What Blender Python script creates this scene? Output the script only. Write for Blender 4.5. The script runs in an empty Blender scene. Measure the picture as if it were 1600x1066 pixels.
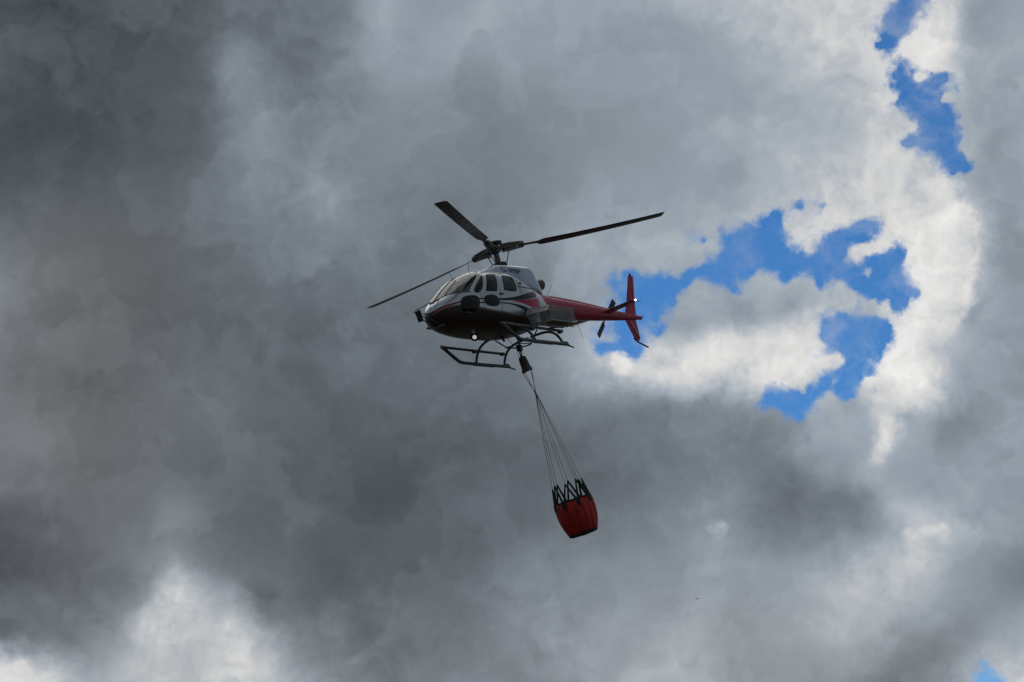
import bpy, math, random
import numpy as np
from mathutils import Matrix, Vector
random.seed(7); rng = np.random.default_rng(7)
C = bpy.context.scene.collection
S = bpy.context.scene
RAD = math.radians

# ------------------------------------------------------------------ camera
cam = bpy.data.cameras.new('camera'); camo = bpy.data.objects.new('camera', cam); C.objects.link(camo)
cam.sensor_width = 36; cam.lens = 2600/1600*36; cam.clip_end = 20000; cam.clip_start = .1
camo.location = (0, 0, 1.7); camo.rotation_euler = (RAD(90+20), 0, 0)
S.camera = camo
S.view_settings.view_transform = 'Standard'; S.view_settings.look = 'None'
S.view_settings.exposure = 0; S.view_settings.gamma = 1; S.view_settings.use_curve_mapping = False

# ------------------------------------------------------------------ sun
SUN_EL, SUN_AZ = 55, -25        # degrees; azimuth clockwise from +Y (the way the camera looks)
sl = bpy.data.lights.new('sun', 'SUN'); so = bpy.data.objects.new('sun', sl); C.objects.link(so)
sl.energy = .8; sl.angle = RAD(60); sl.color = (1, .95, .87)
sd = Vector((math.sin(RAD(SUN_AZ))*math.cos(RAD(SUN_EL)), math.cos(RAD(SUN_AZ))*math.cos(RAD(SUN_EL)), math.sin(RAD(SUN_EL))))
so.rotation_euler = sd.to_track_quat('Z', 'Y').to_euler(); so.location = (0, 0, 60)

# ------------------------------------------------------------------ sky: clear blue behind broken cloud, laid out by azimuth and elevation
CLOUDS = [   # cloud masses: azimuth x cos(elevation), elevation, half width, half height (deg), tilt, brightness against the mean
 (12.25,20.38,6.61,6.61,0,34),(10.70,31.32,6.61,6.61,0,57),(-13.70,25.76,8.62,5.07,-105,-41),(-11.40,13.84,13.22,3.31,0,-25),(-11.30,6.15,5.46,3.21,-60,73),(14.48,6.87,6.61,6.61,0,23),
 (-16.38,7.85,1.65,1.65,0,110),(9.62,14.77,2.15,1.27,-45,-38),(-8.99,9.26,2.15,1.27,-45,55),(-17.27,31.47,4.19,4.19,0,-38),(13.86,22.16,1.65,1.65,0,44),(9.05,19.33,4.26,1.64,-15,65),
 (-5.69,17.57,4.19,4.19,0,-23),(4.89,8.32,3.45,2.03,-150,35),(-0.44,30.60,3.45,2.03,-15,24),(3.75,19.54,0.99,0.99,0,9),(13.06,8.59,3.31,0.83,-150,-28),(-16.00,10.05,5.29,1.32,-45,-31),
 (13.69,29.56,1.65,1.65,0,44),(0.78,14.01,8.37,2.09,-150,-23),(13.19,19.38,1.65,1.65,0,45),(12.11,25.12,2.64,2.64,0,36),(3.99,23.59,3.45,2.03,-75,14),(4.91,19.07,2.67,1.03,0,58),
 (-11.32,11.19,0.99,0.99,0,56),(17.69,7.67,3.45,2.03,-90,44),(11.86,11.27,2.15,1.27,0,38),(-17.99,20.92,1.65,1.65,0,21),(13.65,12.42,0.99,0.99,0,31),(-14.85,11.71,2.67,1.03,-15,-29),
 (2.67,12.13,3.45,2.03,-15,19),(-17.69,7.03,0.80,0.47,-90,55),(12.64,16.13,0.99,0.38,-120,57),(-8.65,27.63,2.67,1.03,-90,26),(-18.54,24.65,2.64,2.64,0,-25),(-4.39,31.39,2.67,1.03,-90,29),
 (-7.69,31.85,4.19,4.19,0,-15),(15.05,23.48,1.23,0.31,-45,26),(-13.79,18.05,2.15,1.27,-165,-12),(-17.92,8.35,0.80,0.47,-30,53),(9.48,23.12,5.29,1.32,0,19),(13.78,13.65,1.98,0.50,-30,26),
 (6.21,20.18,1.98,0.50,0,-25),(17.88,11.60,0.99,0.99,0,-20),(-2.17,16.76,5.29,1.32,-135,-13),(12.14,20.23,0.62,0.62,0,-22),(2.09,32.67,4.26,1.64,-15,16),(14.59,20.74,2.67,1.03,-105,41),
 (-2.47,23.59,1.65,1.65,0,-9),(13.15,31.98,1.60,0.62,-15,29),(15.48,29.79,1.29,0.76,-105,-27),(11.03,26.58,2.67,1.03,-60,-18),(17.23,16.16,4.26,1.64,-135,6),(-15.23,23.19,4.26,1.64,-165,15),
 (-17.27,9.31,0.80,0.47,-150,-10),(-3.34,9.03,2.15,1.27,-135,-15),(-13.77,10.36,0.99,0.38,-45,-6),(14.61,24.49,0.80,0.47,-15,38),(13.67,17.93,1.29,0.76,-15,30),(14.70,16.67,1.29,0.76,-105,-25),
 (7.98,20.75,0.62,0.62,0,-31),(8.73,27.42,5.29,1.32,-45,-11),(13.57,7.29,0.62,0.62,0,-23),(15.31,21.34,0.79,0.20,-105,36),(-16.12,15.62,0.99,0.99,0,16),(-14.72,9.70,2.67,1.03,-165,-25),
 (15.76,7.54,0.99,0.38,-60,23),(-0.22,15.90,2.67,1.03,-165,-11),(14.28,19.16,0.62,0.62,0,-37),(-6.21,11.34,2.15,1.27,-150,-12),(-11.36,13.66,0.99,0.99,0,21),(-6.70,24.88,0.99,0.99,0,20),
 (16.08,25.69,3.31,0.83,-75,-14),(-9.37,19.94,4.26,1.64,0,-8),(-12.43,10.11,0.80,0.47,-120,17),(-9.00,28.94,0.99,0.99,0,9),(18.56,29.20,6.75,2.60,-90,7),(2.16,20.82,1.65,1.65,0,11),
 (14.71,23.31,0.62,0.62,0,29),(11.69,13.93,0.99,0.99,0,-23),(-7.28,7.53,1.65,1.65,0,15),(-5.57,32.58,0.62,0.62,0,27),(16.80,11.46,0.99,0.99,0,-20),(-3.38,29.02,2.67,1.03,-135,10),
 (-11.85,9.75,1.29,0.76,-150,20),(9.09,18.39,0.80,0.47,-165,28),(6.81,11.67,1.65,1.65,0,13),(5.15,19.24,0.52,0.30,0,-35),(10.42,20.06,0.80,0.47,-120,9),(2.38,8.69,2.15,1.27,-15,7),
 (-17.68,9.80,1.98,0.50,-15,-29),(-17.30,13.36,3.31,0.83,0,-10),(9.26,17.30,2.67,1.03,-150,-17),(-2.05,33.23,2.15,1.27,-150,16),(3.76,18.83,0.26,0.26,0,32),(7.30,9.71,2.15,1.27,-45,-12),
 (1.88,23.82,0.99,0.99,0,10),(8.78,13.30,1.29,0.76,-45,-16),(13.35,16.95,0.40,0.40,0,-32),(9.35,20.99,0.80,0.47,-150,-30),(-8.41,10.95,0.80,0.47,-45,-20),(-17.70,28.11,0.80,0.47,-120,-17),
 (16.28,22.14,1.29,0.76,-75,-18),(6.37,17.58,1.98,0.50,0,-16),(12.26,6.76,1.29,0.76,-135,-21),(-2.07,20.08,5.29,1.32,-45,-6),(-11.93,32.82,1.65,1.65,0,-14),(15.66,17.95,1.65,1.65,0,-13),
 (7.19,20.80,0.80,0.47,-150,-17),(-17.77,15.52,1.29,0.76,-75,12),(3.76,19.21,0.40,0.40,0,44),(6.05,20.72,1.29,0.76,-105,-15),(15.35,24.36,0.62,0.62,0,-22),(14.30,28.60,1.98,0.50,-90,19),
 (-15.19,21.23,2.67,1.03,-165,8),(11.54,31.69,0.80,0.47,-105,13),(-9.58,28.50,1.60,0.62,-90,19),(7.63,25.74,1.98,0.50,-105,-10),(13.87,13.04,0.64,0.25,0,24),(3.07,10.04,1.60,0.62,-135,10),
 (16.36,8.04,1.60,0.62,-60,14),(10.62,9.93,0.62,0.62,0,20),(11.55,19.51,0.62,0.62,0,-22),(-16.42,7.82,0.62,0.62,0,-30),(11.52,17.33,0.52,0.30,-30,-24),(15.05,32.07,0.99,0.99,0,-19),
 (7.07,13.57,0.26,0.26,0,34),(-5.37,29.79,0.99,0.99,0,9),(15.57,20.11,0.64,0.25,-120,-23),(-1.14,7.21,2.15,1.27,-135,-8),
]
GAPS = [   # breaks in the cloud: azimuth x cos(elevation), elevation, radius (deg), weight
 (8.66,22.84,1.06,1.19),(11.34,19.72,1.06,1.09),(4.65,21.31,1.06,1.33),(13.90,27.00,1.06,0.96),(12.31,21.82,1.06,1.08),(13.14,30.37,1.06,1.11),
 (15.76,7.85,0.48,1.18),(10.51,22.42,0.71,1.07),(7.10,22.16,0.71,0.98),(9.80,17.70,0.71,1.02),(14.50,25.75,0.71,0.92),(4.30,19.65,0.48,0.99),
 (11.84,23.42,0.48,1.00),(11.71,18.33,0.71,0.83),(13.39,20.63,0.71,0.03),(13.13,31.69,0.48,0.96),(9.03,17.70,0.48,0.59),(13.14,27.93,0.71,0.81),
 (3.32,20.04,0.71,0.39),(7.68,23.21,0.71,0.56),(9.96,24.38,0.71,0.39),(12.65,29.50,0.33,0.76),(5.57,21.75,0.33,0.73),(11.28,23.11,0.33,0.81),
 (15.66,7.29,0.33,0.76),(12.42,19.57,0.48,0.62),(11.24,17.98,0.33,0.64),(9.63,22.34,0.33,0.60),(9.04,24.01,0.24,0.83),(10.63,18.21,0.24,0.85),
 (13.18,21.95,0.48,0.31),(3.47,21.96,0.33,0.57),(10.10,23.02,0.48,-0.33),(6.22,23.52,0.33,0.45),(14.90,25.12,0.33,0.83),(6.10,22.12,0.24,0.71),
 (13.17,21.25,0.48,0.63),(14.36,27.96,0.24,0.82),(13.34,26.07,0.24,1.02),(13.87,29.68,0.48,-0.58),(12.44,31.25,0.48,-0.46),(9.62,18.31,0.33,-0.58),
 (10.79,18.95,0.24,-0.76),(14.10,30.51,0.48,-0.46),(12.84,26.79,0.71,-0.28),(11.45,20.98,0.33,-0.63),(9.30,21.87,0.24,0.97),(12.15,22.61,0.24,-0.62),
 (15.08,27.07,0.71,-0.25),(12.09,20.71,0.24,-0.68),(11.19,21.88,0.33,0.54),(15.51,8.47,0.33,0.52),(12.08,18.23,0.24,-0.85),(13.06,22.34,0.24,0.67),
 (8.84,23.69,0.33,0.46),(13.40,26.48,0.24,-0.68),(4.97,22.49,0.48,-0.37),(11.84,30.65,0.71,-0.23),(10.60,20.35,0.33,0.70),(6.53,21.48,0.33,-0.36),
 (7.14,23.49,0.33,0.47),(10.88,23.05,0.33,0.58),(5.78,20.75,0.48,-0.33),(10.48,21.53,0.18,0.61),(8.62,17.75,0.33,0.60),(8.55,21.59,0.48,-0.35),
 (10.61,19.79,0.24,0.55),(13.98,25.36,0.33,-0.45),(13.86,25.96,0.24,0.52),(14.66,26.58,0.24,0.42),(15.30,7.41,0.33,0.53),(4.46,21.38,0.33,-0.40),
 (11.67,23.85,0.24,-0.56),(13.22,29.35,0.33,-0.50),(11.79,22.48,0.33,-0.53),(13.92,28.41,0.71,-0.23),(9.79,17.07,0.24,0.54),(12.76,27.67,0.24,-0.73),
 (12.20,20.20,0.24,0.47),(13.63,20.95,0.24,0.82),(3.17,19.75,0.18,0.89),(7.57,21.63,0.24,0.61),(12.35,19.07,0.24,0.62),(15.99,7.17,0.18,0.76),
 (13.10,20.66,0.24,0.80),(10.08,25.03,0.48,-0.20),(4.01,20.23,0.33,0.51),(3.50,19.68,0.18,0.66),(8.09,24.24,0.33,-0.33),(13.62,21.67,0.33,-0.36),
 (12.10,21.87,0.24,-0.66),(12.54,22.75,0.33,-0.49),(12.63,30.84,0.18,-0.62),(11.26,22.55,0.18,0.66),(14.10,27.86,0.18,0.67),(15.19,25.70,0.24,-0.47),
 (13.46,31.15,0.18,0.59),(12.62,19.95,0.24,0.51),(10.89,18.52,0.24,0.37),(13.63,28.09,0.18,-0.65),(11.94,17.85,0.18,-0.65),(4.81,19.32,0.33,-0.30),
 (4.07,22.22,0.24,0.58),(10.72,20.81,0.48,-0.25),(12.35,28.19,0.33,-0.30),(3.41,21.27,0.24,0.34),(10.54,24.29,0.24,0.49),(10.63,17.34,0.48,-0.27),
 (10.48,21.79,0.24,0.44),(11.09,18.94,0.18,-0.65),(12.69,18.42,0.48,-0.21),(8.33,22.95,0.33,-0.42),(12.38,23.35,0.24,0.38),(14.54,27.34,0.18,-0.53),
 (6.49,22.22,0.24,0.54),(12.51,30.10,0.24,0.45),(12.29,29.37,0.13,0.76),(10.27,17.82,0.24,0.52),(11.14,21.51,0.18,-0.53),(5.08,20.20,0.18,0.49),
 (9.74,24.30,0.18,0.62),(9.94,18.05,0.18,-0.55),(11.87,16.77,0.18,0.48),(4.13,22.68,0.33,-0.28),(15.40,8.13,0.24,0.42),(5.57,21.19,0.13,0.67),
 (12.55,20.63,0.18,-0.46),(13.08,29.63,0.24,0.53),(5.95,21.81,0.18,0.57),(11.41,17.69,0.18,0.55),(14.43,26.88,0.18,0.43),(10.20,22.72,0.18,-0.63),
 (9.49,23.38,0.33,-0.31),(10.11,20.52,0.48,-0.19),(15.36,24.97,0.18,0.43),(13.01,31.17,0.24,0.38),(11.17,20.41,0.24,0.32),(7.98,22.14,0.24,0.36),
 (16.09,8.21,0.18,0.40),(10.09,18.37,0.24,-0.32),(12.52,29.00,0.24,0.27),(13.60,31.76,0.24,0.37),(11.63,21.41,0.24,0.38),(4.96,22.01,0.24,0.34),
 (13.55,22.29,0.33,-0.27),(12.07,23.84,0.24,-0.33),(5.97,23.29,0.33,0.33),(6.55,23.29,0.13,0.54),(8.97,17.17,0.18,-0.41),(3.78,19.71,0.18,0.46),
]
world = bpy.data.worlds.new('World'); S.world = world; world.use_nodes = True
WT = world.node_tree; WT.nodes.clear()
class G:                                    # tiny node-graph writer
    def __init__(s, t): s.t = t
    def n(s, ty, **kw):
        o = s.t.nodes.new(ty)
        for k, v in kw.items(): setattr(o, k, v)
        return o
    def put(s, sock, v):
        if isinstance(v, bpy.types.NodeSocket): s.t.links.new(v, sock)
        elif v is not None: sock.default_value = v
    def m(s, op, a, b=None, c=None, clamp=False):
        o = s.n('ShaderNodeMath', operation=op, use_clamp=clamp)
        for i, v in enumerate((a, b, c)): s.put(o.inputs[i], v)
        return o.outputs[0]
    def v(s, op, a, b=None, c=None, scale=None):
        o = s.n('ShaderNodeVectorMath', operation=op)
        for i, q in enumerate((a, b, c)): s.put(o.inputs[i], q)
        if scale is not None: s.put(o.inputs['Scale'], scale)
        return o.outputs['Value'] if op in ('DOT_PRODUCT', 'LENGTH', 'DISTANCE') else o.outputs[0]
    def noise(s, vec, scale, detail=6, rough=.55, dist=0, col=False, lac=2.0):
        o = s.n('ShaderNodeTexNoise'); s.put(o.inputs['Vector'], vec)
        o.inputs['Scale'].default_value = scale; o.inputs['Detail'].default_value = detail
        o.inputs['Roughness'].default_value = rough; o.inputs['Distortion'].default_value = dist; o.inputs['Lacunarity'].default_value = lac
        return o.outputs['Color' if col else 'Fac']
    def step(s, x, a, b):
        o = s.n('ShaderNodeMapRange', interpolation_type='SMOOTHSTEP'); s.put(o.inputs[0], x)
        s.put(o.inputs[1], a); s.put(o.inputs[2], b); return o.outputs[0]
    def mix(s, f, a, b):
        o = s.n('ShaderNodeMix', data_type='RGBA'); s.put(o.inputs[0], f)
        s.put(o.inputs[6], a); s.put(o.inputs[7], b); return o.outputs[2]
    def lerp(s, f, a, b):
        o = s.n('ShaderNodeMix', data_type='FLOAT'); s.put(o.inputs[0], f)
        s.put(o.inputs[2], a); s.put(o.inputs[3], b); return o.outputs[0]
    def xyz(s, v):
        o = s.n('ShaderNodeSeparateXYZ'); s.put(o.inputs[0], v); return o.outputs
    def comb(s, a, b, c):
        o = s.n('ShaderNodeCombineXYZ')
        for i, q in enumerate((a, b, c)): s.put(o.inputs[i], q)
        return o.outputs[0]
    # Sums of soft patches, taken a few at a time: the running sum rides along (scaled to nothing) in the third
    # coordinate, which keeps the node evaluation in order.
    def patches(s, uv, lst, start):
        acc = start; ux, vx, _ = s.xyz(uv)
        for i in range(0, len(lst), 14):
            q = s.comb(ux, vx, s.m('MULTIPLY_ADD', acc, 1e-9, 1.0))
            for (u, v, rx, ry, tilt, a) in lst[i:i+14]:
                c, n = math.cos(RAD(tilt)), math.sin(RAD(tilt))
                d1 = s.v('DOT_PRODUCT', q, (c/rx, n/rx, -(c*u+n*v)/rx)); d2 = s.v('DOT_PRODUCT', q, (-n/ry, c/ry, -(c*v-n*u)/ry))
                d = s.m('MULTIPLY_ADD', d1, d1, s.m('MULTIPLY', d2, d2))
                acc = s.m('MULTIPLY_ADD', s.m('POWER', .36788, d), a, acc)
        return acc
    def discs(s, uv, lst, start):
        acc = start; ux, vx, _ = s.xyz(uv)
        for i in range(0, len(lst), 14):
            q = s.comb(ux, vx, s.m('MULTIPLY', acc, 1e-7))
            for (u, v, r, a) in lst[i:i+14]:
                d = s.v('DISTANCE', q, (u, v, 0)); d = s.m('MULTIPLY', d, d)
                acc = s.m('MULTIPLY_ADD', s.m('POWER', math.exp(-1/(r*r)), d), a, acc)
        return acc
w = G(WT)
STR = .1
tc = w.n('ShaderNodeTexCoord'); D = tc.outputs['Generated']
dx, dy, dz = w.xyz(D)
az = w.m('MULTIPLY', w.m('ARCTAN2', dx, dy), 57.29578)
U = w.m('MULTIPLY', az, w.m('SQRT', w.m('SUBTRACT', 1.0, w.m('MULTIPLY', dz, dz), clamp=True)))
V = w.m('MULTIPLY', w.m('ARCSINE', dz), 57.29578)
UV = w.comb(U, V, 0.0)
HALF = (.5, .5, .5)
w2 = w.v('SUBTRACT', w.noise(D, 30, 3, .6, col=True), HALF)
w3 = w.v('SUBTRACT', w.noise(D, 95, 3, .62, col=True), HALF)
flat = lambda q: w.v('MULTIPLY', q, (1, 1, 0))
UVL = w.v('ADD', UV, flat(w.v('ADD', w.v('SCALE', w2, scale=.9), w.v('SCALE', w3, scale=.7))))
UVG = w.v('ADD', UV, flat(w.v('ADD', w.v('SCALE', w2, scale=.35), w.v('SCALE', w3, scale=.45))))
lum = w.patches(UVL, CLOUDS, 128.0)                                   # display-referred brightness of the cloud deck, 0..255
gap = w.discs(UVG, GAPS, 0.0)
# soft folds, fibrous detail, and relief lit from the sun's side, stronger in patches
DW = w.v('ADD', D, w.v('SCALE', w2, scale=.035))
det0 = w.noise(DW, 30, 5, .57); det = w.m('SUBTRACT', det0, .5)
fine = w.m('SUBTRACT', w.noise(D, 110, 4, .68), .5)
patch = w.step(w.noise(D, 6.5, 2), .42, .66)
off = (sd.x*.008, sd.y*.008, sd.z*.008)
rel = w.m('SUBTRACT', det0, w.noise(w.v('ADD', DW, off), 30, 5, .57))
thin = w.m('MULTIPLY', w.step(gap, .05, .45), w.step(gap, .98, .55))   # the fraying margin of the cloud
ed = w.m('MULTIPLY_ADD', w.m('MULTIPLY_ADD', det, .75, w.m('MULTIPLY', fine, 1.2)), w.step(gap, .03, .24), gap)
tatter = w.step(U, 13.2, 10.8)                                      # the western margins are the more tattered ones
clear = w.step(ed, w.lerp(tatter, .14, .16), w.lerp(tatter, .66, .88))   # 1 where the blue shows
veil = w.step(w.noise(DW, 34, 5, .65), .38, .74)
clear = w.m('MULTIPLY', clear, w.m('MULTIPLY_ADD', w.m('MULTIPLY', veil, w.m('MULTIPLY_ADD', thin, .65, .24)), -1.0, 1.0))
bright = w.step(lum, 150.0, 225.0)
lively = w.m('MAXIMUM', w.m('MULTIPLY', patch, .22), bright)
lum = w.m('MULTIPLY_ADD', det, w.lerp(lively, 7.0, 40.0), lum)
lum = w.m('MULTIPLY_ADD', rel, w.lerp(lively, 12.0, 130.0), lum)
for sc, am, fold in ((8.0, 7.5, 10.0), (17.0, 5.0, 4.0)):   # overlapping sheets: a firm lit rim that fades back into the layer
    sh = w.noise(w.v('ADD', DW, (sc, .3*sc, 0)), sc, 5, .52)
    lum = w.m('MULTIPLY_ADD', w.m('MULTIPLY', w.step(sh, .475, .525), w.step(sh, .68, .50)), am, lum)
    lum = w.m('MULTIPLY_ADD', w.m('SUBTRACT', sh, .5), fold, lum)
lum = w.m('SUBTRACT', lum, 1.0)
lum = w.m('MULTIPLY_ADD', fine, w.lerp(lively, 1.5, 14.0), lum)
lum = w.m('MAXIMUM', lum, 55.0)
lum = w.m('MULTIPLY_ADD', w.m('MAXIMUM', w.m('SUBTRACT', lum, 205.0), 0.0), -.40, lum); lum = w.m('MINIMUM', lum, 240.0)
lin = w.m('POWER', w.m('DIVIDE', lum, 255.0), 2.2)
warm = w.patches(UVL, [(-15, 17, 5, 6, 0, .55), (-10, 9, 7, 3, 0, .3), (8, 9, 9, 3, 0, .4), (-14, 22, 3, 2, 0, .3)], 0.0)
tint = w.mix(warm, (.85, .995, 1.15, 1), (1.0, 1.0, 1.0, 1))
tint = w.mix(w.step(lum, 150.0, 225.0), tint, (1.01, 1.0, .985, 1))
cloud = w.v('SCALE', tint, scale=w.m('DIVIDE', lin, STR))
sky = w.n('ShaderNodeTexSky', sky_type='NISHITA', sun_disc=False, sun_elevation=RAD(SUN_EL), sun_rotation=RAD(SUN_AZ),
          altitude=800, air_density=1.0, dust_density=0, ozone_density=4.0)
blue = w.v('MULTIPLY', sky.outputs[0], (.35, .71, .95))
col = w.mix(clear, cloud, blue)
bg = w.n('ShaderNodeBackground'); w.put(bg.inputs[0], col); bg.inputs[1].default_value = STR
wo = w.n('ShaderNodeOutputWorld'); WT.links.new(bg.outputs[0], wo.inputs[0])
world.cycles.sampling_method = 'MANUAL'; world.cycles.sample_map_resolution = 256
S.cycles.use_adaptive_sampling = True; S.cycles.adaptive_threshold = .008; S.cycles.adaptive_min_samples = 4

# ------------------------------------------------------------------ materials
def mat(name, base, rough=.5, metal=0, coat=0, spec=.5, var=0, vscale=6, bump=0, emit=None, estr=0):
    m = bpy.data.materials.new(name); m.use_nodes = True; t = m.node_tree; g = G(t)
    b = t.nodes['Principled BSDF']
    b.inputs['Base Color'].default_value = (*base, 1); b.inputs['Roughness'].default_value = rough
    b.inputs['Metallic'].default_value = metal; b.inputs['Coat Weight'].default_value = coat; b.inputs['Coat Roughness'].default_value = .06
    b.inputs['Specular IOR Level'].default_value = spec
    o = g.n('ShaderNodeTexCoord').outputs['Object']
    if var:
        n = g.noise(o, vscale, 6, .6)
        lo = tuple(c*(1-var) for c in base)+(1,); hi = tuple(min(1, c*(1+var)) for c in base)+(1,)
        g.put(b.inputs['Base Color'], g.mix(g.step(n, .3, .7), lo, hi))
        g.put(b.inputs['Roughness'], g.m('MULTIPLY_ADD', n, .25, rough-.1))
    if bump:
        bp = g.n('ShaderNodeBump'); bp.inputs['Strength'].default_value = bump; bp.inputs['Distance'].default_value = .02
        g.put(bp.inputs['Height'], g.noise(o, vscale*3, 4)); g.put(b.inputs['Normal'], bp.outputs[0])
    if emit:
        b.inputs['Emission Color'].default_value = (*emit, 1); b.inputs['Emission Strength'].default_value = estr
    return m
def glass(name, tint, rough=.02, ior=1.5, sky_streaks=0):
    m = bpy.data.materials.new(name); m.use_nodes = True; t = m.node_tree; t.nodes.clear(); g = G(t)
    tr = g.n('ShaderNodeBsdfTransparent'); tr.inputs[0].default_value = (*tint, 1)
    gl = g.n('ShaderNodeBsdfGlossy'); gl.inputs['Roughness'].default_value = rough; gl.inputs[0].default_value = (1, 1, 1, 1)
    fr = g.n('ShaderNodeFresnel'); fr.inputs[0].default_value = ior
    mx = g.n('ShaderNodeMixShader'); g.put(mx.inputs[0], fr.outputs[0])
    t.links.new(tr.outputs[0], mx.inputs[1]); t.links.new(gl.outputs[0], mx.inputs[2])
    out = mx.outputs[0]
    if sky_streaks:                                        # pale streaks painted in for sky reflected in and seen through the glass
        df = g.n('ShaderNodeBsdfDiffuse'); df.inputs[0].default_value = (.62, .63, .61, 1)
        ox, oy, oz = g.xyz(g.n('ShaderNodeTexCoord').outputs['Object'])      # painted streaks run up the slope of the screen
        along = g.m('MULTIPLY_ADD', oz, .66, g.m('MULTIPLY', ox, -.75))
        f_ = g.m('MULTIPLY', g.step(g.noise(g.comb(g.m('MULTIPLY', oy, 6.0), g.m('MULTIPLY', along, .5), 0.0), 1.3, 3, .6), .25, .75), sky_streaks)
        m2 = g.n('ShaderNodeMixShader'); g.put(m2.inputs[0], f_); t.links.new(out, m2.inputs[1]); t.links.new(df.outputs[0], m2.inputs[2]); out = m2.outputs[0]
    t.links.new(out, g.n('ShaderNodeOutputMaterial').inputs[0])
    return m
M = dict(
 red=mat('red_paint', (.38, .004, .046), .38, .05, .08, .3, var=.15, vscale=3),
 black=mat('black_paint', (.018, .019, .02), .42, var=.35, vscale=8),
 blade=mat('blade_composite', (.028, .029, .030), .45, var=.3, vscale=5),
 steel=mat('dark_steel', (.10, .105, .105), .42, .6, var=.35, vscale=14),
 tube=mat('skid_tube_grey', (.085, .095, .098), .4, .25, var=.35, vscale=7),
 white=mat('white_paint', (.72, .73, .74), .35, 0, .4),
 hubgold=mat('hub_olive_composite', (.075, .07, .03), .5, var=.3, vscale=12),
 cowl=mat('cowling_pale_paint', (.34, .42, .53), .3, .1, .5, var=.06, vscale=4),
 seal=mat('window_rubber', (.03, .03, .032), .6),
 trim=mat('window_frame_paint', (.50, .53, .56), .3, .4, .4),
 lining=mat('cabin_lining', (.05, .052, .056), .8, var=.2, vscale=9),
 seat=mat('seat_fabric', (.10, .11, .13), .9, var=.2, vscale=20),
 pale=mat('seat_cover_pale', (.55, .54, .50), .8),
 mesh=mat('basket_wire', (.33, .33, .32), .4, .7),
 ply=mat('basket_lining_grey', (.14, .135, .125), .8, var=.4, vscale=9),
 exh=mat('exhaust_scorched_metal', (.10, .075, .055), .45, .8, var=.4, vscale=18),
 bucket=mat('bucket_red_fabric', (.37, .010, .006), .6, var=.35, vscale=5, bump=.6),
 strap=mat('bucket_dark_webbing', (.010, .017, .013), .8),
 rope=mat('suspension_wire', (.24, .24, .235), .45, .6),
 head=mat('control_head_brown', (.055, .043, .033), .55, .3, var=.4, vscale=16),
 lamp=mat('lit_lamp_lens', (.9, .9, .9), .2, emit=(.92, .97, 1), estr=.42),
 strobe=mat('lit_strobe_lens', (.9, .9, .9), .2, emit=(1, .97, .9), estr=6),
 bird=mat('bird_feathers', (.03, .028, .026), .8),
 glass=glass('windscreen_glass', (.84, .86, .86), sky_streaks=.32), dark=glass('tinted_glass', (.13, .15, .18), ior=1.33))
INK = mat('registration_ink', (.012, .013, .018), .5)

# ground far below: dry grass, only ever seen mirrored in the belly
gm = bpy.data.materials.new('grass_field'); gm.use_nodes = True; gg = G(gm.node_tree); gb = gm.node_tree.nodes['Principled BSDF']
go = gg.n('ShaderNodeTexCoord').outputs['Object']
gg.put(gb.inputs['Base Color'], gg.mix(gg.step(gg.noise(go, .05, 6), .35, .65), (.042, .040, .020, 1), (.060, .050, .028, 1)))
gb.inputs['Roughness'].default_value = .95

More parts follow.
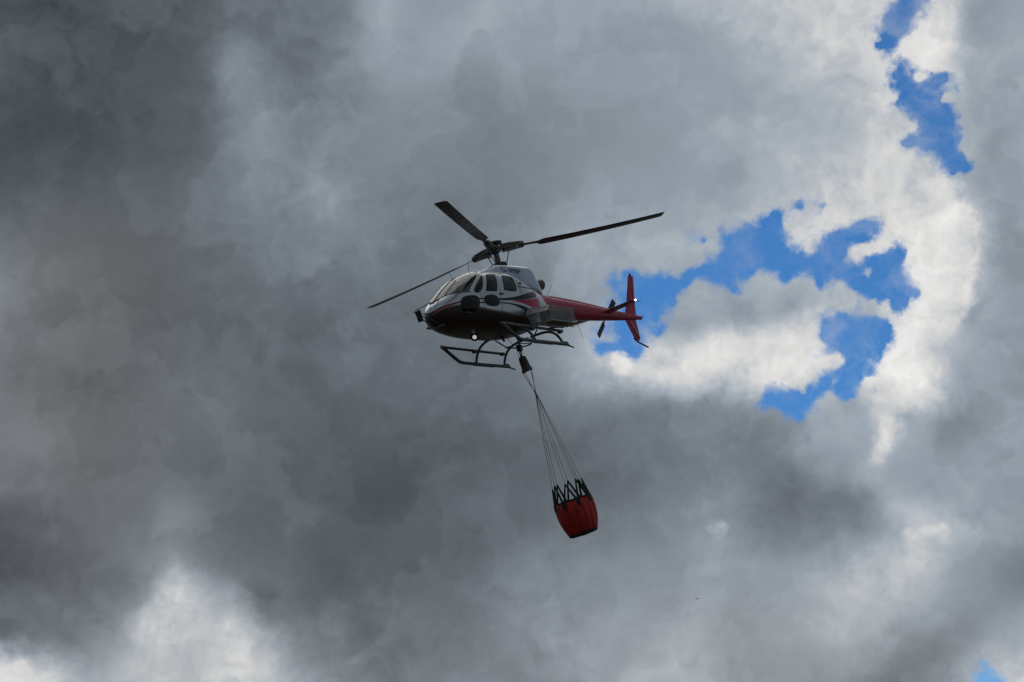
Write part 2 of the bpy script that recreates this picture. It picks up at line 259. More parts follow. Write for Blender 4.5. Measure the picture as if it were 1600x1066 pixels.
# ------------------------------------------------------------------ mesh helpers
def link(name, me, m, parent=None, smooth=True):
    o = bpy.data.objects.new(name, me); C.objects.link(o)
    if m is not None: me.materials.append(m)
    if smooth: me.polygons.foreach_set('use_smooth', [True]*len(me.polygons))
    if parent is not None: o.parent = parent
    return o
class MB:
    def __init__(s): s.v = []; s.f = []
    def add(s, vs, fs):
        k = len(s.v); s.v += [tuple(map(float, p)) for p in vs]; s.f += [tuple(i+k for i in f) for f in fs]; return s
    def grid(s, rows, closed=False, cap=False):
        n = len(rows[0]); vs = [p for r in rows for p in r]; fs = []
        for i in range(len(rows)-1):
            for j in range(n if closed else n-1):
                a = i*n+j; b = i*n+(j+1) % n
                fs.append((a, b, b+n, a+n))
        if cap: fs += [tuple(range(n))[::-1], tuple((len(rows)-1)*n+j for j in range(n))]
        return s.add(vs, fs)
    def tube(s, pts, r, seg=10, cap=True):
        pts = [np.array(p, float) for p in pts]; n = len(pts)
        rr = list(r) if hasattr(r, '__len__') else [r]*n
        rows = []; up = None
        for i, p in enumerate(pts):
            t = pts[min(i+1, n-1)]-pts[max(i-1, 0)]; t = t/(np.linalg.norm(t)+1e-12)
            if up is None:
                a = np.array([0, 0, 1.]) if abs(t[2]) < .9 else np.array([1., 0, 0]); up = np.cross(t, a)
            up = up-t*(up@t); up /= np.linalg.norm(up)+1e-12; sd_ = np.cross(t, up)
            rows.append([p+rr[i]*(math.cos(k*2*math.pi/seg)*up+math.sin(k*2*math.pi/seg)*sd_) for k in range(seg)])
        return s.grid(rows, True, cap)
    def box(s, c, d, mtx=None):
        vs = [(sx*d[0]/2, sy*d[1]/2, sz*d[2]/2) for sx in (-1, 1) for sy in (-1, 1) for sz in (-1, 1)]
        if mtx is not None: vs = [tuple(mtx @ Vector(v)) for v in vs]
        vs = [(v[0]+c[0], v[1]+c[1], v[2]+c[2]) for v in vs]
        return s.add(vs, [(0, 1, 3, 2), (4, 6, 7, 5), (0, 4, 5, 1), (2, 3, 7, 6), (0, 2, 6, 4), (1, 5, 7, 3)])
    def lathe(s, prof, o, ax, seg=24, cap=True):          # prof: (distance along axis, radius)
        o = np.array(o, float); ax = np.array(ax, float); ax /= np.linalg.norm(ax)
        a = np.array([0, 0, 1.]) if abs(ax[2]) < .9 else np.array([1., 0, 0]); u = np.cross(ax, a); u /= np.linalg.norm(u); v = np.cross(ax, u)
        rows = [[o+ax*d+r*(math.cos(k*2*math.pi/seg)*u+math.sin(k*2*math.pi/seg)*v) for k in range(seg)] for d, r in prof]
        return s.grid(rows, True, cap)
    def build(s, name, m, parent=None, smooth=True, bevel=0):
        me = bpy.data.meshes.new(name); me.from_pydata(s.v, [], s.f); me.validate()
        import bmesh
        b = bmesh.new(); b.from_mesh(me); bmesh.ops.recalc_face_normals(b, faces=b.faces[:]); b.to_mesh(me); b.free()
        o = link(name, me, m, parent, smooth)
        if smooth:
            me.set_sharp_from_angle(angle=RAD(40))
        if bevel:
            bv = o.modifiers.new('bevel', 'BEVEL'); bv.width = bevel; bv.segments = 2; bv.limit_method = 'ANGLE'
        return o
def thing(name, label, cat, mtx=None):
    o = bpy.data.objects.new(name, None); C.objects.link(o); o.empty_display_size = .3
    if mtx is not None: o.matrix_world = mtx
    o['label'] = label; o['category'] = cat
    return o
def smooth_poly(pts, n=3, closed=True):
    p = [np.array(q, float) for q in pts]
    for _ in range(n):
        q = []
        L = len(p)
        for i in range(L if closed else L-1):
            a, b = p[i], p[(i+1) % L]; q += [a*.75+b*.25, a*.25+b*.75]
        if not closed: q = [p[0]]+q+[p[-1]]
        p = q
    return p

gs = MB().add([(-9000, -9000, 0), (9000, -9000, 0), (9000, 9000, 0), (-9000, 9000, 0)], [(0, 1, 2, 3)]).build('ground', gm, smooth=False)
gs['kind'] = 'structure'
# ---- fuselage section law (metres, helicopter frame: x forward, y port, z up) ----
SEC = [  # x, belly z, roof z, half width, z of greatest width, upper exponent, lower exponent
 (3.43,.98,.98,.001,.98,2.0,2.0),(3.40,.85,1.10,.17,.97,2.0,2.0),(3.30,.72,1.23,.33,.965,2.05,2.1),
 (3.10,.62,1.40,.50,.965,2.1,2.2),(2.80,.55,1.63,.665,.98,2.15,2.3),(2.40,.51,1.90,.795,1.02,2.3,2.4),
 (2.00,.49,2.10,.875,1.06,2.45,2.5),(1.60,.48,2.215,.92,1.09,2.6,2.6),(1.20,.48,2.265,.935,1.10,2.6,2.6),
 (.60,.49,2.28,.935,1.12,2.6,2.6),(.20,.52,2.25,.91,1.15,2.5,2.6),(-.30,.60,2.14,.81,1.22,2.35,2.5),
 (-.80,.74,2.03,.65,1.32,2.2,2.3),(-1.30,.92,1.95,.48,1.42,2.1,2.1),(-1.95,1.17,1.88,.345,1.525,2.0,2.0)]
def _pchip(xs, ys):
    xs = np.array(xs, float); ys = np.array(ys, float)
    h = np.diff(xs); d = np.diff(ys)/h; m = np.zeros_like(ys)
    for i in range(1, len(xs)-1):
        if d[i-1]*d[i] > 0:
            w1 = 2*h[i]+h[i-1]; w2 = h[i]+2*h[i-1]
            m[i] = (w1+w2)/(w1/d[i-1]+w2/d[i])
    m[0] = d[0]; m[-1] = d[-1]
    def f(x):
        x = np.clip(np.asarray(x, float), xs[0], xs[-1])
        i = np.clip(np.searchsorted(xs, x)-1, 0, len(xs)-2)
        t = (x-xs[i])/h[i]
        return ((1+2*t)*(1-t)**2*ys[i]+t*(1-t)**2*h[i]*m[i]+t*t*(3-2*t)*ys[i+1]+t*t*(t-1)*h[i]*m[i+1])
    return f
_q = [math.sqrt(3.4301-r[0]) for r in SEC]
_F = [_pchip(_q, [r[k] for r in SEC]) for k in range(1, 7)]
def sec(x):
    q = np.sqrt(np.maximum(3.4301-np.asarray(x, float), 0))
    return [g(q) for g in _F]
def surf(x, th):            # point on the fuselage skin at station x and angle th (0 = port, 90 deg = roof)
    zb, zt, w, zc, nu, nl = sec(x)
    c, s = np.cos(th), np.sin(th)
    n = np.where(s >= 0, nu, nl); h = np.where(s >= 0, zt-zc, zc-zb)
    y = w*np.sign(c)*np.abs(c)**(2/n); z = zc+h*np.sign(s)*np.abs(s)**(2/n)
    return np.stack(np.broadcast_arrays(np.asarray(x, float), y, z), -1)
def theta(x, z):            # port side angle for a height z
    zb, zt, w, zc, nu, nl = sec(x)
    up = z >= zc
    s = np.clip(np.where(up, (z-zc)/(zt-zc), (z-zc)/(zc-zb)), -1, 1)
    n = np.where(up, nu, nl)
    return np.arcsin(np.sign(s)*np.abs(s)**(n/2))
def nrm(x, th, e=.004):
    a = surf(np.minimum(x+e, 3.429), th)-surf(x-e, th); b = surf(x, th+e)-surf(x, th-e)
    n = np.cross(b, a); n = n/(np.linalg.norm(n, axis=-1, keepdims=True)+1e-12)
    c = surf(x, th).copy(); c[..., 0] = 0; c[..., 2] -= sec(x)[3]
    return n*np.where((n*c).sum(-1, keepdims=True) < 0, -1, 1)

# ------------------------------------------------------------------ helicopter
HM = Matrix(((-0.59566, 0.77543, -0.20954, 0.1341), (-0.77358, -0.62403, -0.11027, 43.3529), (-0.21626, 0.09641, 0.97156, 17.0622), (0, 0, 0, 1)))   # nose down a little and banked, as in a gentle turn
H = thing('helicopter', 'silver and red utility helicopter in flight with three rotor blades and skids', 'helicopter', HM)

# livery on the skin: silver, thin nose line, navy and red sweeps, white joint band, red tail cone
def curve_of(g, x, pts):            # z as a function of x, through pts
    o = g.n('ShaderNodeFloatCurve'); cm = o.mapping; cu = cm.curves[0]
    P = sorted(((px+2)/5.5, pz/3) for px, pz in pts)
    while len(cu.points) < len(P): cu.points.new(.5, .5)
    for q, (a, b) in zip(cu.points, P): q.location = (a, b); q.handle_type = 'AUTO_CLAMPED'
    cm.update(); g.put(o.inputs['Value'], g.m('DIVIDE', g.m('ADD', x, 2.0), 5.5))
    return g.m('MULTIPLY', o.outputs[0], 3.0)
def band(g, x, z, rows, x0, x1, soft=.006):
    lo = curve_of(g, x, [(r[0], r[1]) for r in rows]); hi = curve_of(g, x, [(r[0], r[2]) for r in rows])
    a = g.step(g.m('SUBTRACT', z, lo), -soft, soft); b = g.step(g.m('SUBTRACT', hi, z), -soft, soft)
    c = g.m('MULTIPLY', g.step(x, x0-.01, x0+.01), g.step(x, x1+.01, x1-.01))
    return g.m('MULTIPLY', g.m('MULTIPLY', a, b), c)
pm = bpy.data.materials.new('fuselage_livery'); pm.use_nodes = True; pg = G(pm.node_tree); pb = pm.node_tree.nodes['Principled BSDF']
po = pg.n('ShaderNodeTexCoord').outputs['Object']; px, py, pz = pg.xyz(po)
ns = pg.noise(po, 2.2, 6, .6)
silver = pg.mix(ns, (.38, .40, .425, 1), (.45, .47, .49, 1))
nose = band(pg, px, pz, [(2.85, 1.10, 1.14), (3.16, 1.035, 1.085), (3.35, .985, 1.035), (3.43, .93, .98)], 2.85, 3.5)
up = band(pg, px, pz, [(2.9, 1.115, 1.135), (2.3, 1.17, 1.20), (1.57, 1.17, 1.22), (.77, 1.235, 1.34), (.22, 1.315, 1.485), (-.3, 1.44, 1.62), (-.6, 1.54, 1.68)], -.55, 2.9)
lo = band(pg, px, pz, [(2.9, 1.06, 1.08), (2.3, 1.055, 1.085), (1.57, 1.08, 1.11), (1.17, 1.08, 1.12), (.85, 1.04, 1.115), (.54, .965, 1.085), (.3, .91, 1.055), (.0, .84, 1.0), (-.3, .78, .94)], -.3, 2.9)
wedge = band(pg, px, pz, [(1.03, 1.183, 1.19), (.62, 1.165, 1.255), (.09, 1.09, 1.33), (-.48, .99, 1.46), (-.8, .94, 1.54)], -.62, 1.03)
diag = pg.m('ADD', px, pg.m('MULTIPLY_ADD', pz, -1.1, 2.85))          # < 0 behind the slanted joint
redt = pg.step(diag, .006, -.006); whb = pg.m('MULTIPLY', pg.step(diag, .16, .15), pg.m('SUBTRACT', 1.0, redt))
hull = pg.m('MULTIPLY', pg.step(pg.m('SUBTRACT', curve_of(pg, px, [(3.43, .94), (3.35, 1.0), (3.16, 1.05), (2.9, 1.06), (2.5, 1.0), (2.0, .92), (1.2, .87), (.4, .83), (-.3, .84), (-1.0, .9), (-2, 1.0)]), pz), -.02, .07), pg.step(diag, -.01, .01))
c0 = pg.mix(hull, silver, pg.mix(ns, (.040, .027, .024, 1), (.066, .048, .043, 1)))
c0 = pg.mix(up, c0, (.006, .009, .022, 1)); c0 = pg.mix(lo, c0, (.006, .009, .022, 1)); c0 = pg.mix(wedge, c0, (.42, .005, .06, 1))
c0 = pg.mix(nose, c0, (.22, .012, .014, 1)); c0 = pg.mix(whb, c0, (.72, .73, .74, 1)); c0 = pg.mix(redt, c0, (.38, .004, .046, 1))
pg.put(pb.inputs['Base Color'], c0)
painted = pg.m('MAXIMUM', pg.m('MAXIMUM', hull, 0.0), pg.m('MAXIMUM', pg.m('MAXIMUM', up, lo), pg.m('MAXIMUM', pg.m('MAXIMUM', wedge, nose), pg.m('MAXIMUM', redt, whb))))
pg.put(pb.inputs['Metallic'], pg.lerp(painted, .88, 0.0))
pg.put(pb.inputs['Roughness'], pg.m('MULTIPLY_ADD', hull, .12, pg.m('MULTIPLY_ADD', ns, .12, .22)))
pg.put(pb.inputs['Coat Weight'], pg.lerp(painted, .2, 0.0)); pg.put(pb.inputs['Specular IOR Level'], pg.lerp(painted, .5, .14)); pb.inputs['Coat Roughness'].default_value = .08
bpn = pg.n('ShaderNodeBump'); bpn.inputs['Strength'].default_value = .12; bpn.inputs['Distance'].default_value = .03
pg.put(bpn.inputs['Height'], pg.noise(po, 1.6, 3)); pg.put(pb.inputs['Normal'], bpn.outputs[0])

# openings, as outlines in side view (x, z)
SILL = [(3.30, 1.235), (3.18, 1.315), (3.01, 1.395), (2.85, 1.41), (2.58, 1.40), (2.51, 1.40)]
PILLAR = [(2.51, 1.40), (2.20, 1.69), (1.75, 2.03), (1.60, 2.115)]
OPEN = dict(
 windshield=SILL+PILLAR[1:]+[(1.60, 2.5), (3.6, 2.5), (3.6, 1.2)],
 quarter_window=smooth_poly([(2.47, 1.385), (2.17, 1.36), (1.82, 1.90), (1.76, 1.97)], 2),
 door_window=smooth_poly([(2.06, 1.37), (2.02, 1.45), (1.74, 1.88), (1.62, 1.985), (1.24, 2.03), (1.25, 1.92), (1.53, 1.45), (1.54, 1.38)], 2),
 cabin_window=smooth_poly([(1.33, 1.44), (1.30, 1.50), (1.08, 1.96), (.84, 2.035), (.44, 2.0), (.50, 1.90), (.58, 1.62), (.66, 1.44)], 2),
 lower_window=smooth_poly([(2.14, .985), (2.16, 1.27), (1.61, 1.32), (1.58, 1.0)], 2),
 chin_window=smooth_poly([(2.93, .93), (2.88, 1.14), (2.72, 1.27), (2.36, 1.28), (2.31, 1.10), (2.42, .90), (2.62, .78), (2.85, .79)], 2))
def inside(poly, x, z):
    p = np.array(poly); r = np.zeros(x.shape, bool); j = len(p)-1
    for i in range(len(p)):
        with np.errstate(divide='ignore', invalid='ignore'):
            c = ((p[i, 1] > z) != (p[j, 1] > z)) & (x < (p[j, 0]-p[i, 0])*(z-p[i, 1])/(p[j, 1]-p[i, 1])+p[i, 0])
        r ^= c; j = i
    return r
NX, NT = 240, 380
GX = 3.4299-np.linspace(.003, math.sqrt(3.4299+1.95), NX)**2
GT = np.linspace(-math.pi/2, 1.5*math.pi, NT+1)
PTS = surf(GX[:, None], GT[None, :]); NRM = nrm(GX[:, None], np.broadcast_to(GT[None, :], (NX, NT+1)))
CEN = (PTS[:-1, :-1]+PTS[1:, :-1]+PTS[:-1, 1:]+PTS[1:, 1:])/4
CLS = np.zeros(CEN.shape[:2], int); KEY = list(OPEN)
for k, nm in enumerate(KEY):
    CLS[(CLS == 0) & inside(OPEN[nm], CEN[..., 0], CEN[..., 2])] = k+1
def skin(name, mask, m, parent, offset=0.0, bulge=None):
    V = PTS+NRM*offset
    if bulge is not None: V = V+NRM*bulge[..., None]
    n = NT
    idx = -np.ones((NX, n), int); vs = []; fs = []
    ii, jj = np.nonzero(mask)
    for i, j in zip(ii, jj):
        q = []
        for a, b in ((i, j), (i, (j+1) % n), (i+1, (j+1) % n), (i+1, j)):
            if idx[a, b] < 0: idx[a, b] = len(vs); vs.append(tuple(V[a, b]))
            q.append(int(idx[a, b]))
        fs.append(tuple(q))
    mb = MB(); mb.v = vs; mb.f = fs
    return mb.build(name, m, parent)
fus = skin('fuselage', CLS == 0, pm, H)
back = CEN[..., 0] > -.15
skin('cabin_lining', (CLS == 0) & back & (CEN[..., 0] < 3.2), M['lining'], H, -.035)
def ribbon(xt, width, m, name, parent, proud=.008, closed=False):
    """flat strip lying on the skin along (x, theta) points"""
    x = np.array([p[0] for p in xt], float); t = np.array([p[1] for p in xt], float)
    P = surf(x, t); N = nrm(x, t); n = len(x)
    if closed: T = np.roll(P, -1, 0)-np.roll(P, 1, 0)
    else: T = np.gradient(P, axis=0)
    T /= np.linalg.norm(T, axis=1, keepdims=True)+1e-12; B = np.cross(N, T); B /= np.linalg.norm(B, axis=1, keepdims=True)+1e-12
    h = width/2
    rows = [[P[i]+B[i]*h-N[i]*.02, P[i]+B[i]*h+N[i]*proud*.4, P[i]+B[i]*h*.6+N[i]*proud, P[i]-B[i]*h*.6+N[i]*proud, P[i]-B[i]*h+N[i]*proud*.4, P[i]-B[i]*h-N[i]*.02] for i in range(n)]
    if closed: rows.append(rows[0])
    return MB().grid(rows, True, not closed).build(name, m, parent)
def densify(pts, closed=False, step=.03):
    out = []; L = len(pts)
    for i in range(L if closed else L-1):
        a, b = np.array(pts[i], float), np.array(pts[(i+1) % L], float)
        k = max(1, int(np.linalg.norm(b-a)/step))
        out += [a+(b-a)*q/k for q in range(k)]
    if not closed: out.append(np.array(pts[-1], float))
    return out
def port(pts, side=1):
    return [(p[0], float(theta(p[0], p[1])) if side > 0 else math.pi-float(theta(p[0], p[1]))) for p in pts]
def side_mask(k, side):
    y = CEN[..., 1]
    return (CLS == k) & ((y > 0) if side > 0 else (y <= 0))
# windscreen: two panes, sill, pillars, roof rail and centre post
for s in (1, -1):
    ws = skin('windshield_pane', side_mask(1, s), M['glass'], H, -.006)
    ribbon(port(densify(smooth_poly(PILLAR, 2, False)), s), .06, M['trim'], 'window_frame', ws)
    ribbon(port(densify(smooth_poly(SILL, 2, False)), s), .035, M['seal'], 'window_seal', ws)
th0 = float(theta(1.60, 2.115))
ribbon([(1.60, a) for a in np.linspace(th0, math.pi-th0, 40)], .07, M['trim'], 'roof_rail', H)
ribbon([(x, math.pi/2) for x in np.linspace(1.60, 3.26, 40)], .05, M['seal'], 'windshield_post', H)
xf, tf_ = 3.30, float(theta(3.30, 1.225))
ribbon([(3.30, a) for a in np.linspace(tf_, math.pi-tf_, 20)], .035, M['seal'], 'window_seal', H)
# side windows; the chin pane bulges outwards
for k, nm, gl, fr, wd in ((2, 'quarter_window', 'dark', 'seal', .03), (3, 'door_window', 'dark', 'trim', .055), (4, 'cabin_window', 'dark', 'trim', .055),
                          (5, 'lower_window', 'dark', 'seal', .03), (6, 'chin_window', 'dark', 'seal', .03)):
    P2 = np.array(OPEN[nm]); cx, cz = P2.mean(0); sx, sz = np.ptp(P2, axis=0)/2
    for s in (1, -1):
        bl = None
        if nm in ('chin_window', 'lower_window'):
            hgt = .035 if nm == 'chin_window' else .02
            r2 = ((PTS[..., 0]-cx)/sx)**2+((PTS[..., 2]-cz)/sz)**2
            bl = hgt*np.clip(1-r2, 0, 1)**.6
        pane = skin(nm, side_mask(k, s), M[gl], H, -.006, bl)
        ribbon(port(densify(OPEN[nm], True), s), wd, M[fr], 'window_frame', pane, closed=True)
# door seams
for s in (1, -1):
    for d in ([(2.22, 1.34), (2.20, .92), (2.05, .80), (1.62, .78), (1.50, .90), (1.50, 1.40), (1.22, 1.95), (1.16, 2.10)],
              [(1.50, .90), (1.40, .78), (.50, .80), (.44, .95), (.48, 1.60), (.34, 2.00), (.30, 2.08)]):
        ribbon(port(densify(smooth_poly(d, 2, False)), s), .014, M['seal'], 'door_seam', H, .003)
    ribbon(port(densify([(.55, 1.655), (-.05, 1.70), (-.55, 1.77)])), .022, M['seal'], 'sliding_rail', H, .012) if s > 0 else None
    hd = MB()
    p = surf(1.46, theta(1.46, 1.385)); hd.tube([(1.50, s*(p[1]+.02), 1.36), (1.36, s*(p[1]+.035), 1.36)], .018, 8)
    hd.build('door_handle', M['black'], H)
p = surf(.28, theta(.28, 1.80)); MB().lathe([(0, .035), (.03, .032), (.04, .015)], p-np.array([0, .01, 0]), (0, 1, .5), 12).build('fuel_cap', M['black'], H)

# cabin: floor, panel, seats
MB().box((1.35, 0, .80), (3.0, 1.40, .04)).build('cabin_floor', M['lining'], H, False)
MB().box((2.62, 0, 1.12), (.25, .85, .45)).build('instrument_panel', M['lining'], H, False, .04)
MB().box((.02, 0, 1.40), (.05, 1.2, 1.2)).build('rear_bulkhead', M['lining'], H, False)
for (sx_, sy_, mm) in ((1.62, .42, 'seat'), (1.62, -.42, 'seat'), (.55, .55, 'pale'), (.55, 0, 'seat'), (.55, -.55, 'seat')):
    st = MB().box((sx_, sy_, 1.02), (.46, .46, .12)).build('seat', M['seat'], H, False, .03)
    MB().box((sx_-.26, sy_, 1.38), (.10, .44, .66), Matrix.Rotation(RAD(-10), 3, 'Y')).build('seat_back', M[mm], st, False, .04)

# engine cowling
def loft(secs, seg=40, e=5.0):
    rows = []
    for (x, zb, zt, wb, wt) in secs:
        zc = (zb+zt)/2; h = (zt-zb)/2; r = []
        for k in range(seg):
            a = 2*math.pi*k/seg; c, s_ = math.cos(a), math.sin(a)
            yy = math.copysign(abs(c)**(2/e), c); zz = math.copysign(abs(s_)**(2/e), s_)
            wdt = wb+(wt-wb)*(zz+1)/2
            r.append((x, yy*wdt, zc+zz*h))
        rows.append(r)
    return rows
cw = MB().grid(loft([(1.30, 2.05, 2.24, .50, .30), (1.0, 2.0, 2.33, .58, .36), (.72, 1.98, 2.44, .62, .40), (.60, 1.95, 2.49, .64, .42), (.2, 1.90, 2.52, .66, .44),
                     (-.4, 1.80, 2.56, .64, .45), (-.85, 1.75, 2.58, .58, .44), (-1.03, 1.75, 2.57, .53, .42), (-1.08, 1.75, 2.54, .52, .40), (-1.20, 1.75, 2.38, .47, .38), (-1.36, 1.75, 2.16, .40, .34), (-1.42, 1.75, 2.06, .36, .30)]), True, True).build('engine_cowling', M['cowl'], H)
def cowl_y(x, z):                                  # side face of the cowling
    xs = [.60, .2, -.4, -.85]; zb = np.interp(-x, [-q for q in xs], [1.95, 1.90, 1.80, 1.75]); zt = np.interp(-x, [-q for q in xs], [2.49, 2.52, 2.56, 2.58])
    wb = np.interp(-x, [-q for q in xs], [.64, .66, .64, .58]); wt = np.interp(-x, [-q for q in xs], [.42, .44, .45, .44])
    f_ = (z-zb)/(zt-zb); zz = 2*f_-1
    return (wb+(wt-wb)*f_)*(1-abs(zz)**5)**(1/5)
MB().box((-.15, 0, 2.575), (.5, .36, .05)).build('air_intake', M['steel'], cw, False, .015)
# registration, set on the cowling side
fc = bpy.data.curves.new('registration', 'FONT'); fc.body = 'G-IFBP'; fc.size = .2; fc.extrude = .0; fc.space_character = 1.05; fc.offset = .003
fo = bpy.data.objects.new('tmp', fc); C.objects.link(fo)
dg = bpy.context.evaluated_depsgraph_get(); dg.update()
me = bpy.data.meshes.new_from_object(fo.evaluated_get(dg)); bpy.data.objects.remove(fo)
co = np.array([v.co[:] for v in me.vertices]); wid = np.ptp(co[:, 0]); co[:, 0] -= co[:, 0].min()
tx = .60-co[:, 0]/wid*.90; tz = 2.215+co[:, 1]*1.0+(.60-tx)*.01
for v, a, b in zip(me.vertices, tx, tz): v.co = (a, float(cowl_y(a, b))+.006, b)
link('registration', me, INK, cw, False)
# exhaust
ex = MB().lathe([(0, .14), (.3, .155), (.62, .17), (.64, .168), (.64, .15), (.2, .13)], (-1.30, 0, 2.14), (-1, 0, .16), 28, False).build('exhaust_pipe', M['exh'], H)
MB().lathe([(0, .15), (.02, .15)], (-1.55, 0, 2.18), (-1, 0, .16), 24).build('exhaust_core', M['black'], ex)
for s in (1, -1): MB().tube([(-1.25, s*.22, 2.02), (-1.62, s*.16, 2.05), (-1.75, s*.12, 2.10)], .022, 8).build('exhaust_bracket', M['steel'], ex)

# tail boom
bx = np.linspace(-1.93, -7.12, 40)
bzc = np.interp(-bx, [1.93, 3.3, 4.8, 6.1, 7.12], [1.525, 1.545, 1.575, 1.605, 1.63]); br = np.interp(-bx, [1.93, 3.3, 4.8, 6.1, 7.12], [.345, .285, .205, .13, .06])
bm = MB().grid([[(x, r*.92*math.cos(a), z+r*math.sin(a)) for a in np.linspace(0, 2*math.pi, 37)[:-1]] for x, z, r in zip(bx, bzc, br)], True, True)
boom = bm.build('tail_boom', M['red'], H)
fx = np.linspace(-1.75, -5.75, 24)
fr_ = np.interp(-fx, [1.75, 1.95, 2.3, 5.4, 5.75], [.02, .085, .10, .085, .03])
ft = np.interp(-fx, [1.75, 2.3, 3.4, 4.4, 5.75], [1.87, 1.885, 1.86, 1.81, 1.73])
MB().grid([[(x, r*1.05*math.cos(a), z-.05+r*1.0*math.sin(a)) for a in np.linspace(0, 2*math.pi, 21)[:-1]] for x, z, r in zip(fx, ft, fr_)], True, True).build('shaft_cover', M['red'], boom)
MB().tube([(-7.1, 0, 1.63), (-7.16, 0, 1.645), (-7.24, 0, 1.70)], [.045, .03, .022], 10).build('tail_lamp', M['black'], boom)
for xx in (-2.7, -3.9, -5.0):
    zz_ = np.interp(-xx, -bx, bzc); rr_ = np.interp(-xx, -bx, br)
    MB().grid([[(xx+d, (rr_+.004)*.92*math.cos(a), zz_+(rr_+.004)*math.sin(a)) for a in np.linspace(0, 2*math.pi, 37)[:-1]] for d in (-.012, .012)], True).build('rivet_band', M['red'], boom)

def airfoil(n=14):
    t = np.linspace(0, 1, n); th = .6*(.2969*np.sqrt(t)-.126*t-.3516*t**2+.2843*t**3-.1015*t**4)
    return [(a, b) for a, b in zip(t, th)]+[(a, -b) for a, b in zip(t[::-1][1:-1], th[::-1][1:-1])]
AF = airfoil()
def wing(stations, thick_axis):     # stations: (leading edge point, trailing edge point)
    rows = []
    for le, te in stations:
        le = np.array(le, float); te = np.array(te, float); c = te-le; L = np.linalg.norm(c); n = np.array(thick_axis, float)
        rows.append([le+c*a+n*b*L*.62 for a, b in AF])
    return rows
for s in (1, -1):
    stb = MB().grid(wing([((-4.62, s*.10, 1.565), (-5.16, s*.10, 1.575)), ((-4.63, s*.7, 1.585), (-5.10, s*.7, 1.59)), ((-4.66, s*1.24, 1.60), (-5.03, s*1.24, 1.60)), ((-4.72, s*1.27, 1.60), (-4.98, s*1.27, 1.60))], (0, 0, 1)), True, True).build('stabilizer', M['red'], H)
    MB().tube([(-4.84, s*1.27, 1.60), (-4.84, s*1.30, 1.60)], [.030, .02], 10).build('position_lamp', M['strobe'] if s > 0 else M['red'], stb)
    MB().tube([(-4.98, s*1.25, 1.60), (-5.18, s*1.25, 1.60)], .010, 6).build('static_wick', M['black'], stb)
fin = MB().grid(wing([((-6.20, 0, 1.66), (-6.86, 0, 1.66)), ((-6.50, 0, 2.16), (-6.98, 0, 2.16)), ((-6.92, 0, 2.98), (-7.24, 0, 2.98)), ((-6.97, 0, 3.03), (-7.22, 0, 3.03))], (0, 1, 0)), True, True).build('upper_fin', M['red'], H)
MB().grid([[(x-.004, s*.013, z) for (x, z, s) in ((a, b, 1), (a+.07, b, 2.4), (a+.07, b, -2.4), (a, b, -1))] for a, b in ((-6.872, 1.72), (-6.985, 2.16), (-7.235, 2.96))], True, True).build('trailing_edge', M['white'], fin)
MB().lathe([(0, .035), (.05, .035), (.09, .015)], (-7.07, 0, 3.02), (0, 0, 1), 12).build('beacon', M['black'], fin)
lfin = MB().grid(wing([((-6.10, 0, 1.58), (-6.78, 0, 1.58)), ((-6.30, 0, 1.18), (-6.80, 0, 1.18)), ((-6.45, 0, .90), (-6.78, 0, .92)), ((-6.54, 0, .84), (-6.72, 0, .85))], (0, 1, 0)), True, True).build('lower_fin', M['red'], H)
MB().grid([[(x, s*.048, z) for (x, z, s) in ((a, b, 1), (a-.025, b, 1), (a-.025, b, -1), (a, b, -1))] for a, b in ((-6.36, 1.46), (-6.55, 1.20), (-6.72, .95))], True, True).build('fin_stripe', M['white'], lfin)
MB().tube([(-6.42, 0, .93), (-6.50, 0, .86), (-6.62, 0, .80), (-7.14, 0, .67)], .026, 10).build('tail_bumper', M['black'], H)
# tail rotor, starboard side
trc = np.array([-5.74, -.36, 1.67]); td = np.array([-.74, 0, .68]); td /= np.linalg.norm(td); tn = np.array([0, 1, 0.]); tcn = np.cross(td, tn)
tr = MB().lathe([(-.20, .07), (.02, .07), (.05, .05), (.10, .035)], trc, (0, -1, 0), 18).build('tail_rotor', M['steel'], H)
MB().lathe([(0, .13), (.16, .11), (.22, .06)], (-5.74, -.02, 1.67), (0, -1, 0), 20).build('tail_gearbox', M['black'], H)
for s in (1, -1):
    rows = []
    for r, ch in ((.06, .05), (.22, .06), (.30, .18), (.90, .19), (.93, .15)):
        c = trc+np.array([0, -.05, 0])+td*s*r
        rows.append([c+(tcn*math.cos(.16*s)+tn*math.sin(.16*s))*(a-.35)*ch+tn*b*ch*.5 for a, b in AF])
    MB().grid(rows, True, True).build('tail_rotor_blade', M['blade'], tr)

